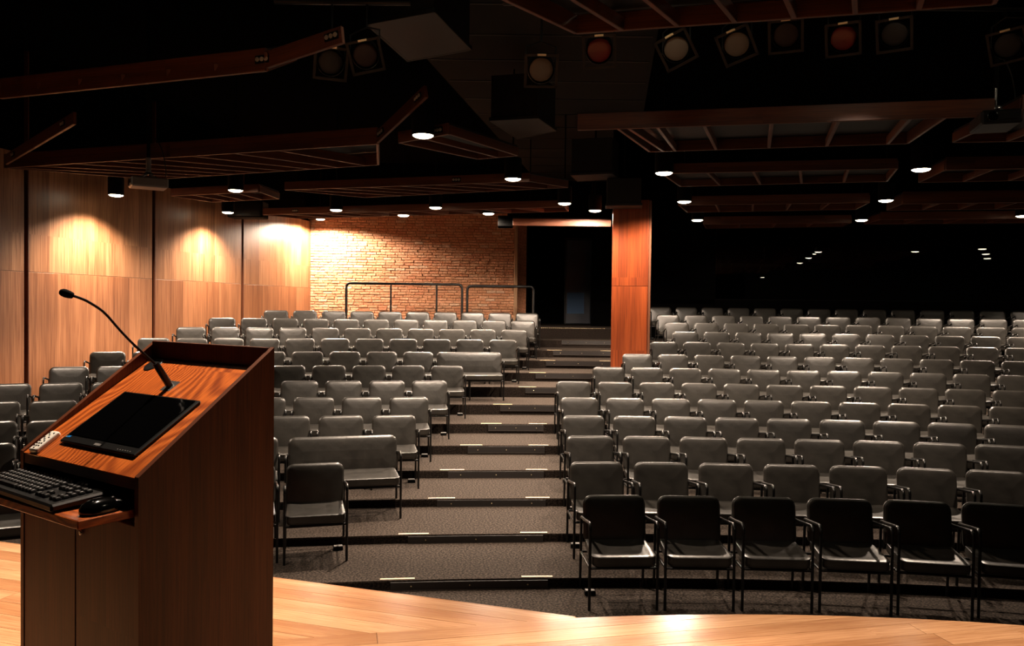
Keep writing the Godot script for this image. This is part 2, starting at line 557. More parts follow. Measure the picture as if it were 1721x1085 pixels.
func build_room() -> void:
	# panelled wall: three panels in view, upper and lower veneer sheets, dark slots between
	var w := struct_node("wall_left", "wall of tall wooden veneer panels with dark upright slots")
	var dirv := Vector3(0.218, 0, -1).normalized()
	var yaw := atan2(-dirv.z, dirv.x)        # local x runs along the wall, away from the stage
	var origin := Vector3(wall_x(0), 0, 0)
	var k := sqrt(1.0 + 0.218 * 0.218)
	part("backing", block(Vector3(26 * k, 7.0, 0.2), 0.0), M.ceiling, w, turned(origin.x + dirv.x * 9 * k, 2.8, dirv.z * 9 * k, yaw).translated_local(Vector3(0, 0, -0.17)))
	var cuts := [-3.0, 0.6, 4.2, 7.8, 11.38, 14.12, 16.97, 20.12]
	for i in cuts.size() - 1:
		var a: float = cuts[i] * k + 0.03
		var b: float = cuts[i + 1] * k - 0.03
		if i == cuts.size() - 2:
			b += 0.03
		for lvl in [[-0.2, 2.69, "lower"], [2.695, 4.4, "upper"]]:
			var c := turned(origin.x + dirv.x * (a + b) * 0.5, (lvl[0] + lvl[1]) * 0.5, dirv.z * (a + b) * 0.5, yaw)
			part("veneer_sheet", Geo.new().box(Transform3D(), Vector3(b - a, lvl[1] - lvl[0], 0.06), 0.003, Vector2(i * 1.37, 0.3), 1).done(), M.panel if lvl[2] == "upper" else M.panel_low, w, c.translated_local(Vector3(0, 0, -0.03)))
		part("edge_strip", block(Vector3(0.025, 6.1, 0.07), 0.004), M.frame, w, turned(origin.x + dirv.x * (a + 0.012), 2.85, dirv.z * (a + 0.012), yaw).translated_local(Vector3(0, 0, -0.025)))
	# walls outside the frame that close the room
	struct("wall_stage", block(Vector3(26, 8, 0.2)), M.wall_black, "black wall behind the stage", at(2, 2.8, 3.2))
	struct("wall_right", block(Vector3(0.2, 8, 27)), M.wall_black, "black wall at the far end of the wide block", at(13.6, 2.8, -9.5))
	struct("ceiling", block(Vector3(28, 0.2, 28)), M.ceiling, "black ceiling above the wooden rafts", at(2, 6.0, -10))
	var strip := PackedVector2Array([Vector2(-1.9, -6.2), Vector2(1.3, -6.2), Vector2(3.0, -20.0), Vector2(0.6, -20.0)])
	var cs := struct_node("ceiling_strip", "board-marked concrete ceiling strip above the aisle")
	part("slab", Geo.new().prism(strip, 5.5, 5.9).done(), M.concrete, cs)
	for i in 14:
		var d := 6.5 + i * 0.95
		var t := (d - 6.2) / 13.8
		part("board_joint", block(Vector3(lerpf(3.1, 2.3, t), 0.012, 0.03)), M.duct_dark, cs, at(lerpf(-0.3, 1.8, t), 5.498, -d))

func arc_poly(r0: float, r1: float, a0: float, a1: float) -> PackedVector2Array:
	var p := PackedVector2Array()
	var n := 40
	for i in n + 1:
		var t := lerpf(a0, a1, float(i) / n)
		p.append(ARC + Vector2(sin(t), -cos(t)) * r1)
	for i in n + 1:
		var t := lerpf(a1, a0, float(i) / n)
		p.append(ARC + Vector2(sin(t), -cos(t)) * r0)
	return p

func on_arc(r: float, a: float, y: float) -> Vector3:
	return Vector3(ARC.x + r * sin(a), y, ARC.y - r * cos(a))

# angle on the arc of radius r at which x/d equals the given ratio
func angle_at(r: float, ratio: float) -> float:
	var a := ratio
	for i in 30:
		var d := -ARC.y + r * cos(a)
		a = asin(clampf((ratio * d - ARC.x) / r, -0.9, 0.9))
	return a

func build_tiers() -> void:
	var f := struct_node("floor", "dark carpeted floor rising in low curved tiers")
	part("base", block(Vector3(28, 0.2, 20)), M.carpet, f, at(2, -0.1, -7))
	# ends of each step's dark kick board across the aisle, as x over distance: measured per tier
	var kick := [[-0.153, 0.05], [-0.131, 0.043], [-0.094, 0.046], [-0.08, 0.043], [-0.055, 0.044], [-0.029, 0.042], [-0.014, 0.075], [0.018, 0.1], [0.031, 0.127], [0.044, 0.127], [0.053, 0.127], [0.064, 0.127]]
	for i in 12:
		var r0: float = RISER_R[i]
		var r1: float = RISER_R[i + 1] if i < 11 else 33.9
		var y: float = ROW_H[i + 1]
		var tier := part("carpet_tier", Geo.new().prism(arc_poly(r0, r1 + 0.02, -0.62, 0.5), -0.05, y).done(), M.carpet, f)
		# darker carpet on the upright face, a rounded nosing
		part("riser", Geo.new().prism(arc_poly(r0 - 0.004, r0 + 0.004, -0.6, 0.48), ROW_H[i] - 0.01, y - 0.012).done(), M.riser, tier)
		var a0 := angle_at(r0, kick[i][0])
		var a1 := angle_at(r0, kick[i][1])
		var hgt: float = minf(y - ROW_H[i] - 0.012, 0.085)
		var top := y - 0.012
		part("kick_board", Geo.new().prism(arc_poly(r0 - 0.022, r0 - 0.003, a0, a1), top - hgt, top).done(), M.kick, tier)
		part("kick_edge", Geo.new().prism(arc_poly(r0 - 0.026, r0 - 0.004, a0, a1), top - hgt - 0.004, top - hgt + 0.003).done(), M.edge, tier)
		for t in [0.13, 0.5, 0.87]:
			var a := lerpf(a0, a1, t)
			var p := on_arc(r0 - 0.024, a, top - hgt * 0.5)
			part("screw", Geo.new().lathe([[0.004, 0.0], [0.007, 0.001], [0.006, 0.004], [0.002, 0.005]], 8, Transform3D(Basis(Vector3.UP, -a) * Basis(Vector3.RIGHT, PI / 2), p)).done(), M.screw, tier)
		if i < 11:
			for e in [[a0 - 0.004, a0 + 0.19 / r0], [a1 - 0.21 / r0, a1 + 0.002]]:
				part("nosing_tape", Geo.new().prism(arc_poly(r0 + 0.02, r0 + 0.045, e[0], e[1]), y, y + 0.003).done(), M.tape, tier)
	# top walkway behind the block by the panelled wall
	var walk := part("carpet_tier", Geo.new().prism(PackedVector2Array([Vector2(-6.0, -18.15), Vector2(2.6, -18.15), Vector2(2.6, -24.5), Vector2(-6.0, -24.5)]), -0.05, WALK_H).done(), M.carpet, f)
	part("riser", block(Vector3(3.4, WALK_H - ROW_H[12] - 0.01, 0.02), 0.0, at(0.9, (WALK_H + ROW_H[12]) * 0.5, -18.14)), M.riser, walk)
	for i in 34:
		part("edge_stud", block(Vector3(0.024, 0.006, 0.03)), M.tape, walk, at(0.6 + i * 0.047, WALK_H + 0.003, -18.17))

func build_stage() -> void:
	var corner := Vector2(0.286, -3.27)
	var left_end := Vector2(-9.6, -6.3)
	# curved front edge of the stage
	var edge := PackedVector2Array()
	for i in 25:
		var x := lerpf(0.286, 6.0, i / 24.0)
		edge.append(Vector2(x, -3.33 + (sqrt(maxf(0.0, 5.6 * 5.6)) - sqrt(5.6 * 5.6 - (x - 1.15) * (x - 1.15))) * 0.92))
	edge[0] = corner
	var seam_dir := Vector2(-0.978, 0.21).normalized()
	var edge_dir := (left_end - corner).normalized()
	var left_poly := PackedVector2Array([corner, left_end, Vector2(-9.6, 3.0), corner + seam_dir * 10.0])
	var right_poly := edge.duplicate()
	right_poly.append_array(PackedVector2Array([Vector2(6.0, 3.0), corner + seam_dir * 10.0 + Vector2(0, 2.0), corner + seam_dir * 10.0]))
	var whole := edge.duplicate()
	whole.append_array(PackedVector2Array([Vector2(6.0, 3.0), Vector2(-9.6, 3.0), left_end]))
	var s := struct_node("floor_stage", "raised stage floor of narrow varnished honey-coloured planks")
	part("base", Geo.new().prism(whole, 0.0, STAGE - 0.022).done(), M.frame, s)
	for side in [[left_poly, corner, edge_dir, 0.105], [right_poly, corner, Vector2(seam_dir.x, seam_dir.y) * -1.0, 0.105]]:
		var dir: Vector2 = side[2]
		var across := Vector2(-dir.y, dir.x)
		if across.y < 0.0:
			across = -across
		for i in range(-10, 34):
			var w: float = side[3]
			var s0 := -1.2 + rng.randf() * 0.5
			# planks of a course laid end to end
			var l := s0 - 4.5
			while l < 9.0:
				var l1 := l + rng.randf_range(3.2, 5.0)
				var a: Vector2 = side[1] + dir * l + across * (i * w)
				var b: Vector2 = side[1] + dir * (l1 - 0.002) + across * (i * w)
				var e := across * (w - 0.0018)
				for piece in Geometry2D.intersect_polygons(PackedVector2Array([a, b, b + e, a + e]), side[0]):
					var near := 9.0
					var reach := 0.0
					for q in piece:
						near = minf(near, -q.y)
						reach = maxf(reach, -q.y)
					if piece.size() >= 3 and reach > 0.9 and reach < 5.2:
						part("plank", Geo.new().prism(piece, STAGE - 0.02, STAGE, dir, Vector2(rng.randf(), rng.randf() * 3)).done(), M.planks[rng.randi() % 5], s)
				l = l1
	part("edge_trim", plank_between(Vector3(corner.x, STAGE - 0.08, corner.y - 0.012), Vector3(left_end.x, STAGE - 0.08, left_end.y - 0.012), 0.078, 0.02), M.planks[3], s)

func build_back_wall() -> void:
	var d := 20.1
	var w := struct_node("wall_back", "old orange brick wall behind the railing")
	part("mortar", block(Vector3(6.0, 5.0, 0.3)), M.mortar, w, at(-2.9, 2.2, -d - 0.165))
	part("black_head", block(Vector3(6.2, 1.4, 0.4)), M.ceiling, w, at(-2.9, 5.4, -d - 0.1))
	var meshes := []
	for k in 6:
		meshes.append(block(Vector3(0.238, 0.058, 0.06), 0.006))
	var rest := [Geo.new(), Geo.new(), Geo.new(), Geo.new(), Geo.new(), Geo.new()]
	var singles := 0
	var h := 0.0685
	var row := 0
	var y := WALK_H + 0.04
	while y < 4.66:
		var x := -5.35 + (0.12 if row % 2 == 0 else 0.0)
		while x < 0.02:
			var wd := rng.randf_range(0.215, 0.268)
			if x + wd > 0.04:
				wd = 0.04 - x
			if wd > 0.06:
				var xf := Transform3D(Basis(Vector3.FORWARD, rng.randf_range(-0.012, 0.012)) * Basis(Vector3.UP, rng.randf_range(-0.03, 0.03)), Vector3(x + wd * 0.5, y + rng.randf_range(-0.004, 0.004), -d - 0.02 + rng.randf_range(-0.006, 0.012)))
				xf = xf.scaled_local(Vector3((wd - 0.012) / 0.238, rng.randf_range(0.9, 1.06), 1))
				var tone: int = rng.randi() % 5 if rng.randf() < 0.95 else 5
				if singles < 300 and y > 2.55 and y < 3.68:
					part("brick", meshes[rng.randi() % 6], M.bricks[tone], w, xf)
					singles += 1
				else:
					rest[tone].box(xf, Vector3(0.238, 0.058, 0.06), 0.006)
			x += wd
		y += h
		row += 1
	var joined: ArrayMesh = null
	for k in 6:
		var one: ArrayMesh = rest[k].done()
		if joined == null:
			joined = one
		else:
			joined.add_surface_from_arrays(Mesh.PRIMITIVE_TRIANGLES, one.surface_get_arrays(0))
		joined.surface_set_material(k, M.bricks[k])
	var more := part("brick_courses", joined, null, w)
	more.set_meta("kind", "stuff")
	part("plaster_edge", block(Vector3(0.09, 3.2, 0.32), 0.01), M.plaster, w, at(0.085, 3.3, -d - 0.12))
	# set-back side of the passage
	struct("wall_passage", block(Vector3(0.5, 4.0, 0.3)), M.bricks[2], "darker set-back brick jamb of the passage", at(0.12, 3.3, -21.2))
	struct("wall_passage", block(Vector3(3.4, 5.0, 0.2)), M.wall_black, "black end wall of the passage", at(1.6, 3.6, -23.2))
	struct("wall_passage", block(Vector3(0.2, 5.0, 3.5)), M.wall_black, "black side wall of the passage", at(2.9, 3.6, -22.2))
	struct("wall_passage", block(Vector3(0.2, 5.0, 2.0)), M.wall_black, "black near side wall of the passage", at(-0.25, 3.6, -22.3))
	struct("wall_lintel", block(Vector3(3.4, 1.9, 0.3)), M.wall_black, "black wall above the passage", at(1.55, 5.35, -20.2))
	# dark glazed door deep in the passage
	var door := struct_node("door_1", "dark glazed door at the end of the passage")
	var fm := Geo.new()
	for q in [[1.55, 0.0, 0.06, 2.5], [2.75, 0.0, 0.06, 2.5]]:
		fm.box(at(q[0], WALK_H + 1.25, -22.9), Vector3(q[2], q[3], 0.08), 0.005)
	fm.box(at(2.15, WALK_H + 2.5, -22.9), Vector3(1.26, 0.06, 0.08), 0.005)
	part("door_frame", fm.done(), M.metal_black, door)
	part("pane", block(Vector3(1.16, 2.44, 0.012)), plain(Color(0.2, 0.23, 0.29), 0.35), door, at(2.15, WALK_H + 1.24, -22.9))
	part("poster", block(Vector3(0.5, 0.62, 0.006)), plain(Color(0.36, 0.5, 0.68), 0.6), door, at(1.86, WALK_H + 0.62, -22.885))
	# lit soffit board over the head of the aisle
	var sb := thing("soffit_board", "narrow lit wooden board above the dark doorway beside the pillar", "board", Vector3(0.92, 3.87, -14.78))
	part("face_board", block(Vector3(1.86, 0.135, 0.03), 0.004), M.frame, sb)
	part("top_board", block(Vector3(2.1, 0.03, 0.6), 0.004), M.black, sb, at(-0.06, 0.085, -0.3))
	for x in [-0.6, 0.6]:
		part("hanger", Geo.new().tube([Vector3(x, 0.09, -0.3), Vector3(x, 2.03, -0.3)], 0.012, 6).done(), M.black, sb)
	part("end_block", block(Vector3(0.28, 0.2, 0.4), 0.006), M.ceiling, sb, at(-1.07, 0.02, -0.2))
	# pillar
	var pl := struct_node("column", "square orange-brown wood-clad pillar beside the aisle")
	var pt := turned(2.06, 0, -13.7, -deg_to_rad(14.0))
	part("front_cladding", Geo.new().box(Transform3D(), Vector3(0.63, 2.05, 0.03), 0.003, Vector2(0.2, 0.1)).done(), M.pillar, pl, pt.translated_local(Vector3(0, 0.6 + 1.025, 0)))
	part("front_cladding", Geo.new().box(Transform3D(), Vector3(0.63, 1.5, 0.03), 0.003, Vector2(0.7, 0.6)).done(), M.pillar, pl, pt.translated_local(Vector3(0, 2.655 + 0.75, 0)))
	part("core", block(Vector3(0.61, 4.0, 0.34)), M.pillar, pl, pt.translated_local(Vector3(0, 2.15, -0.18)))
	part("black_head", block(Vector3(0.64, 1.75, 0.4)), M.ceiling, pl, pt.translated_local(Vector3(0, 5.03, -0.18)))
	part("corner_strip", block(Vector3(0.05, 3.6, 0.05), 0.012), plain(Color(0.42, 0.27, 0.2), 0.25), pl, pt.translated_local(Vector3(0.335, 2.35, -0.02)))
	# black back wall of the wide block, with the control-room window that mirrors the lamps
	var n := Vector3(sin(deg_to_rad(16.2)), 0, -cos(deg_to_rad(16.2)))
	var yaw := -deg_to_rad(16.2)
	var c := Vector3(7.84, 0, -19.02)
	var rm := struct_node("wall_rear", "black rear wall of the wide block around the control-room window")
	var base := Transform3D(Basis(Vector3.UP, yaw), c)
	# local x along the wall; window from -2.9 to 5.2, sill 2.5, head 4.35
	part("lower_wall", block(Vector3(12.4, 2.6, 0.2)), M.wall_black, rm, base.translated_local(Vector3(0.2, 1.2, -0.12)))
	part("upper_wall", block(Vector3(12.4, 1.8, 0.2)), M.wall_black, rm, base.translated_local(Vector3(0.2, 5.25, -0.12)))
	part("pier", block(Vector3(3.2, 2.0, 0.2)), M.wall_black, rm, base.translated_local(Vector3(-4.4, 3.4, -0.12)))
	part("pier", block(Vector3(1.4, 2.0, 0.2)), M.wall_black, rm, base.translated_local(Vector3(5.8, 3.4, -0.12)))
	var win := struct_node("window_1", "wide dark control-room window mirroring the ceiling lamps")
	part("pane", block(Vector3(7.9, 1.84, 0.008)), M.glass, win, base.translated_local(Vector3(1.15, 3.42, -0.1)))
	for q in [[-2.82, 3.42, 0.05, 1.85], [5.12, 3.42, 0.05, 1.85]]:
		part("window_frame", block(Vector3(q[2], q[3], 0.1), 0.004), M.black, win, base.translated_local(Vector3(q[0], q[1], -0.08)))
	for q in [2.5, 4.34]:
		part("window_frame", block(Vector3(7.9, 0.05, 0.1), 0.004), M.black, win, base.translated_local(Vector3(1.15, q, -0.08)))
	var booth := struct_node("wall_booth", "black walls of the control room behind the glass")
	part("back", block(Vector3(9.6, 4.0, 0.1)), M.black, booth, base.translated_local(Vector3(1.0, 3.2, -2.6)))
	part("side", block(Vector3(0.1, 4.0, 2.5)), M.black, booth, base.translated_local(Vector3(-3.6, 3.2, -1.35)))
	part("side", block(Vector3(0.1, 4.0, 2.5)), M.black, booth, base.translated_local(Vector3(5.6, 3.2, -1.35)))
	part("top", block(Vector3(9.6, 0.1, 2.6)), M.black, booth, base.translated_local(Vector3(1.0, 4.9, -1.35)))
	part("bottom", block(Vector3(9.6, 0.1, 2.6)), M.black, booth, base.translated_local(Vector3(1.0, 2.0, -1.35)))
	# railings in front of the brick wall
	railing(-3.9, -1.18, 2.775, [0.385, 0.78], "long black tubular railing with four posts in front of the brick wall")
	railing(-1.06, 0.5, 2.745, [], "short black tubular railing with two posts next to the dark doorway")

func railing(x0: float, x1: float, top: float, mids: Array, label: String) -> void:
	var z := -18.32
	var t := thing("railing", label, "railing", Vector3((x0 + x1) * 0.5, WALK_H, z))
	var hw := (x1 - x0) * 0.5
	var h := top - WALK_H
	var p := []
	for q in 7:
		var a := PI / 2 * q / 6.0
		p.append(Vector3(-hw + 0.09 - cos(a) * 0.09, h - 0.09 + sin(a) * 0.09, 0))
	for q in 7:
		var a := PI / 2 * (6 - q) / 6.0
		p.append(Vector3(hw - 0.09 + cos(a) * 0.09, h - 0.09 + sin(a) * 0.09, 0))
	part("top_rail", Geo.new().tube(p, 0.03, 10).done(), M.rail, t)
	for s in [-1.0, 1.0]:
		part("post", Geo.new().tube([Vector3(hw * s, 0, 0), Vector3(hw * s, h - 0.09, 0)], 0.03, 10).done(), M.rail, t)
		part("foot_plate", Geo.new().lathe([[0.06, 0.0], [0.06, 0.008], [0.03, 0.012]], 12, at(hw * s, 0, 0)).done(), M.rail, t)
	for m in mids:
		var x := lerpf(-hw, hw, m)
		part("post", Geo.new().tube([Vector3(x, 0, 0), Vector3(x, h, 0)], 0.022, 8).done(), M.rail, t)

# ------------------------------------------------------------------ seats
func make_seat(called: String, label: String, category: String, w: float) -> Node3D:
	var t := thing(called, label, category)
	var hw := w * 0.5                       # half distance between the leg frames
	# backrest leans back: its top stands over the origin, its foot a little forward
	var lean := Basis(Vector3.RIGHT, -0.17)
	part("backrest", cushion(w - 0.02, 0.372, 0.066, 0.066, 0.014, Transform3D(lean, Vector3(0, 0.571, 0.03)), 0.12 if w < 0.8 else 0.0).done(), M.vinyl, t)
	var flat := Basis(Vector3.RIGHT, -PI / 2 + 0.045)
	part("seat", seat_pad(w - 0.03, Transform3D(flat, Vector3(0, 0.378, 0.255))), M.vinyl, t)
	var r := 0.0112
	for s in [-1.0, 1.0]:
		var x: float = hw * s
		part("leg", Geo.new().tube([Vector3(x, 0, 0.452), Vector3(x, 0.598, 0.452)], r, 8).done(), M.tube, t)
		part("leg", Geo.new().tube([Vector3(x, 0, -0.03), Vector3(x, 0.3, -0.012), Vector3(x, 0.575, 0.002)], r, 8).done(), M.tube, t)
		var p := []
		for q in 7:
			var a := PI / 2 * q / 6.0
			p.append(Vector3(x, 0.598 + sin(a) * 0.048, 0.404 + cos(a) * 0.048))
		p.append(Vector3(x, 0.6, 0.12))
		for q in 4:
			var a := PI / 2 * q / 3.0
			p.append(Vector3(x, 0.566 + cos(a) * 0.022, 0.026 - sin(a) * 0.024))
		part("armrest", Geo.new().tube(p, r * 1.08, 8).done(), M.tube, t)
	var bar := Geo.new()
	bar.tube([Vector3(-hw, 0.318, 0.448), Vector3(hw, 0.318, 0.448)], r, 8)
	bar.tube([Vector3(-hw, 0.318, 0.44), Vector3(-hw, 0.3, -0.01)], r * 0.9, 6)
	bar.tube([Vector3(hw, 0.318, 0.44), Vector3(hw, 0.3, -0.01)], r * 0.9, 6)
	bar.tube([Vector3(-hw, 0.3, -0.012), Vector3(hw, 0.3, -0.012)], r * 0.9, 6)
	part("crossbar", bar.done(), M.tube, t)
	var st := Geo.new()
	for s in [-0.66, 0.66]:
		st.tube([Vector3(hw * s, 0.318, 0.43), Vector3(hw * s, 0.35, 0.42)], 0.009, 6)
		st.tube([Vector3(hw * s, 0.3, -0.012), Vector3(hw * s, 0.42, 0.0), Vector3(hw * s, 0.52, 0.004)], 0.008, 6)
	part("seat_bracket", st.done(), M.tube, t)
	if w > 0.8:
		for z in [0.43, -0.012]:
			part("leg", Geo.new().tube([Vector3(0, 0, z), Vector3(0, 0.318, z)], r, 8).done(), M.tube, t)
	return t

# seat pad with a bowed, piped front edge and a slightly dished top
func seat_pad(w: float, xf: Transform3D) -> ArrayMesh:
	var loops := []
	var t := 0.037
	for s in [[0.03, -t - 0.004], [0.008, -t + 0.004], [0.0, -t + 0.016], [-0.003, 0.0], [0.0, t - 0.014], [-0.004, t - 0.009], [-0.0045, t - 0.005], [-0.001, t - 0.001], [0.005, t - 0.001], [0.014, t + 0.004], [0.045, t + 0.005], [0.09, t + 0.002], [0.15, t - 0.001]]:
		var lp := PackedVector3Array()
		for q in round_rect(w * 0.5 - s[0], 0.22 - s[0], 0.045 - s[0] * 0.2, 5):
			var bow := 0.022 * (1.0 - pow(q.x / (w * 0.5), 2.0)) * clampf(-q.y / 0.2, 0.0, 1.0)
			var dish := 0.01 * pow(q.x / (w * 0.5), 2.0) * (1.0 if s[1] > 0.0 else 0.0)
			var taper := 1.0 - 0.04 * clampf(q.y / 0.22, 0.0, 1.0)
			lp.append(xf * Vector3(q.x * taper, q.y - bow, s[1] + dish))
		loops.append(lp)
	return Geo.new().loft(loops).done()

func build_chairs() -> void:
	# [angle of the chair next to the aisle, how many] per row
	var right := [[-0.0279, 6], [-0.0284, 7], [-0.0255, 8], [-0.0238, 9], [-0.0212, 10], [-0.0203, 11], [0.0038, 11], [0.0253, 11], [0.0466, 11], [0.0652, 11], [0.0643, 12], [0.0632, 13], [0.0628, 14]]
	var left := {1: -0.1453, 2: -0.1125, 3: -0.1164, 4: -0.1101, 5: -0.0998, 6: -0.0899, 7: -0.1071, 8: -0.0545, 9: -0.046, 10: -0.0385, 11: -0.034}
	var first: Node3D = null
	var sofa: Node3D = null
	for k in 13:
		var r: float = ROW_R[k]
		var fan := lerpf(1.9, 1.15, minf(k / 8.0, 1.0))
		for i in right[k][1]:
			var a: float = right[k][0] + i * 0.6 / r
			first = put_chair(first, r, a, ROW_H[k], fan, "black vinyl armchair, %s from the aisle in the %s row of the wide pillar-side block" % [ORD[i], ORD[k]], "armchairs of the wide block")
	for k in left:
		var r: float = ROW_R[k]
		var fan := lerpf(1.9, 1.15, minf(k / 8.0, 1.0))
		var n := 0
		if k == 2 or k == 7:
			# a two-seat bench stands at the aisle end of these rows
			var ac: float = -0.1375 if k == 2 else -0.0765
			if sofa == null:
				sofa = make_seat("bench", "long black vinyl bench near the front, half behind the single front chair", "bench", 1.1)
			else:
				sofa = copy(sofa, "bench", "long black vinyl bench higher up beside the aisle steps")
			sofa.position = on_arc(r, ac, ROW_H[k])
			sofa.rotation.y = -ac * fan
			n = 1
		for i in 16:
			var a: float = left[k] - i * 0.6 / r
			if k == 2:
				a = -0.1375 - (0.9 + i * 0.6) / r
			var p := on_arc(r, a, ROW_H[k])
			if p.x < wall_x(-p.z) + 0.42 or p.x / -p.z < -0.69:
				break
			var what := "black vinyl armchair, %s from the aisle in the %s row by the panelled wall" % [ORD[i], ORD[k - 1]]
			if n == 1:
				what = "black vinyl armchair, %s beyond the bench in the %s row by the panelled wall" % [ORD[i], ORD[k - 1]]
			put_chair(first, r, a, ROW_H[k], fan, what, "armchairs of the panelled-wall block")

func copy(o: Node3D, called: String, label: String, group := "") -> Node3D:
	var c: Node3D = o.duplicate()
	c.name = numbered(called)
	add_child(c)
	return tag(c, label, o.get_meta("category"), group)

func put_chair(proto: Node3D, r: float, a: float, y: float, fan: float, label: String, group: String) -> Node3D:
	var c: Node3D
	if proto == null:
		c = make_seat("armchair", label, "chair", 0.512)
		c.set_meta("group", group)
		proto = c
	else:
		c = copy(proto, "armchair", label, group)
	c.position = on_arc(r, a, y)
	c.rotation.y = -a * fan + rng.randf_range(-0.012, 0.012)
	if label.contains("first from the aisle"):
		anchor(c, -0.2 if group.contains("wide") else 0.2, label)
	return proto

func group_is_wide(label: String) -> bool:
	return label.contains("pillar-side")

func anchor(chair: Node3D, x: float, label: String) -> void:
	var where := label.get_slice("in the ", 1).get_slice(" ", 0)
	var side := "pillar side" if group_is_wide(label) else "panelled-wall side"
	var t := thing("floor_anchor", "small black floor block under the %s-row aisle chair, %s of the aisle" % [where, side], "floor block", chair.transform * Vector3(x, 0, 0.13), chair.rotation.y, "floor blocks under the aisle chairs")
	part("body", block(Vector3(0.085, 0.034, 0.05), 0.004, at(0, 0.017, 0)), M.black, t)
	part("lid", block(Vector3(0.075, 0.006, 0.045), 0.002, at(0, 0.037, -0.002)), M.grey, t)

# ------------------------------------------------------------------ lectern
func build_lectern() -> void:
	var base := Vector3(-1.0795, STAGE, -2.3087)
	var yaw := -0.589
	var L := thing("lectern", "tall walnut lectern with sloping top standing on the stage", "lectern", base, yaw)
	var hf := 0.8665
	var hb := 1.1812
	# side panels: sloping top edge
	for s in [-1.0, 1.0]:
		var g := Geo.new()
		var prof := [Vector2(0.211, 0.0), Vector2(0.211, hf), Vector2(-0.211, hb), Vector2(-0.211, 0.0)]
		var x0: float = 0.292 * s
		var x1: float = 0.31 * s
		for x in [x0, x1]:
			var p := []
			var q := []
			for w in prof:
				p.append(Vector3(x, w.y, w.x))
				q.append(Vector2(w.x, w.y) + Vector2(0.3, s))
			g.quad(p[0], p[1], p[2], p[3], Vector3(-s if x == x0 else s, 0, 0), q[0], q[1], q[2], q[3])
		for i in 4:
			var a: Vector2 = prof[i]
			var b: Vector2 = prof[(i + 1) % 4]
			var e := b - a
			g.quad(Vector3(x0, a.y, a.x), Vector3(x0, b.y, b.x), Vector3(x1, b.y, b.x), Vector3(x1, a.y, a.x), Vector3(0, e.x, -e.y) if i != 1 else Vector3(0, 1, 1), Vector2(0, 0), Vector2(0, e.length()), Vector2(0.02, e.length()), Vector2(0.02, 0))
		part("side_panel", g.done(), M.lectern if s > 0 else M.lectern, L)
	part("back_panel", block(Vector3(0.584, hb - 0.002, 0.018), 0.001, at(0, hb * 0.5, -0.202)), M.lectern, L)
	# recessed sloping desk
	var y0 := hf - 0.004
	var y1 := hb - 0.058
	var p0 := Vector3(0, y0, 0.211)
	var p1 := Vector3(0, y1, -0.193)
	var sl := (p1 - p0).normalized()
	var desk := Transform3D(Basis(Vector3.RIGHT, Vector3.RIGHT.cross(sl) * -1.0, -sl), (p0 + p1) * 0.5)
	desk.basis = Basis(Vector3.RIGHT, (-sl).cross(Vector3.RIGHT), -sl)
	var len := p0.distance_to(p1)
	part("sloping_top", Geo.new().box(desk.translated_local(Vector3(0, -0.009, 0)), Vector3(0.584, 0.018, len), 0.001, Vector2(0.29, 0.2), 2).done(), M.lectern_top, L)
	part("front_rail", block(Vector3(0.584, 0.03, 0.018), 0.002, at(0, hf - 0.02, 0.2)), M.lectern, L)
	# the cupboard below: two doors, a lock
	part("cupboard_door", block(Vector3(0.29, 0.71, 0.018), 0.002, at(-0.147, 0.385, 0.2)), M.lectern, L)
	part("cupboard_door", block(Vector3(0.29, 0.71, 0.018), 0.002, at(0.147, 0.385, 0.2)), M.lectern, L)
	part("lock", Geo.new().lathe([[0.008, 0.0], [0.008, 0.004], [0.004, 0.005]], 12, Transform3D(Basis(Vector3.RIGHT, PI / 2), Vector3(0.03, 0.68, 0.209))).done(), M.silver, L)
	part("inner_shelf", block(Vector3(0.584, 0.016, 0.38), 0.0, at(0, 0.745, 0.0)), M.lectern, L)
	part("keyboard_tray", Geo.new().box(at(0, 0.773, 0.09), Vector3(0.578, 0.022, 0.522), 0.002, Vector2(0.1, 0.4)).done(), M.lectern_top, L)
	part("cable_hole", Geo.new().lathe([[0.02, 0.002], [0.032, 0.003], [0.034, 0.0], [0.034, -0.004]], 20, desk.translated_local(Vector3(-0.235, 0.0, -0.205))).done(), M.plastic, L)
	# things on the desk; y up from its surface, z towards the user
	var up := desk.basis.y
	var world := L.transform * desk
	var mon := thing("monitor", "flat black screen set into the sloping lectern top", "monitor")
	mon.transform = world.translated_local(Vector3(0.014, 0.0, len * 0.5 - 0.18))
	part("bezel", block(Vector3(0.386, 0.01, 0.236), 0.003, at(0, 0.005, 0)), M.plastic, mon)
	part("screen", block(Vector3(0.362, 0.003, 0.2), 0.0, at(0, 0.0105, -0.01)), M.screen, mon)
	part("maker_plate", block(Vector3(0.034, 0.001, 0.008), 0.0, at(0.0, 0.0105, 0.107)), M.grey, mon)
	part("sticker", block(Vector3(0.014, 0.001, 0.008), 0.0, at(-0.168, 0.0105, 0.098)), plain(Color(0.1, 0.45, 0.75), 0.4), mon)
	part("sticker", block(Vector3(0.006, 0.001, 0.006), 0.0, at(-0.181, 0.0105, 0.1)), plain(Color(0.5, 0.6, 0.65), 0.4), mon)
	for i in 6:
		part("button", block(Vector3(0.004, 0.001, 0.003), 0.0, at(0.105 + i * 0.012, 0.0105, 0.109)), M.grey, mon)
	# remote control: white, dark buttons
	var rem := thing("remote_control", "white remote control with dark buttons on the lectern's edge", "remote")
	rem.transform = world.translated_local(Vector3(-0.242, 0.0, len * 0.5 - 0.048)).rotated_local(Vector3.UP, 0.08)
	part("body", Geo.new().loft(rounded_slab(0.042, 0.085, 0.014, 0.007)).done(), M.white, rem)
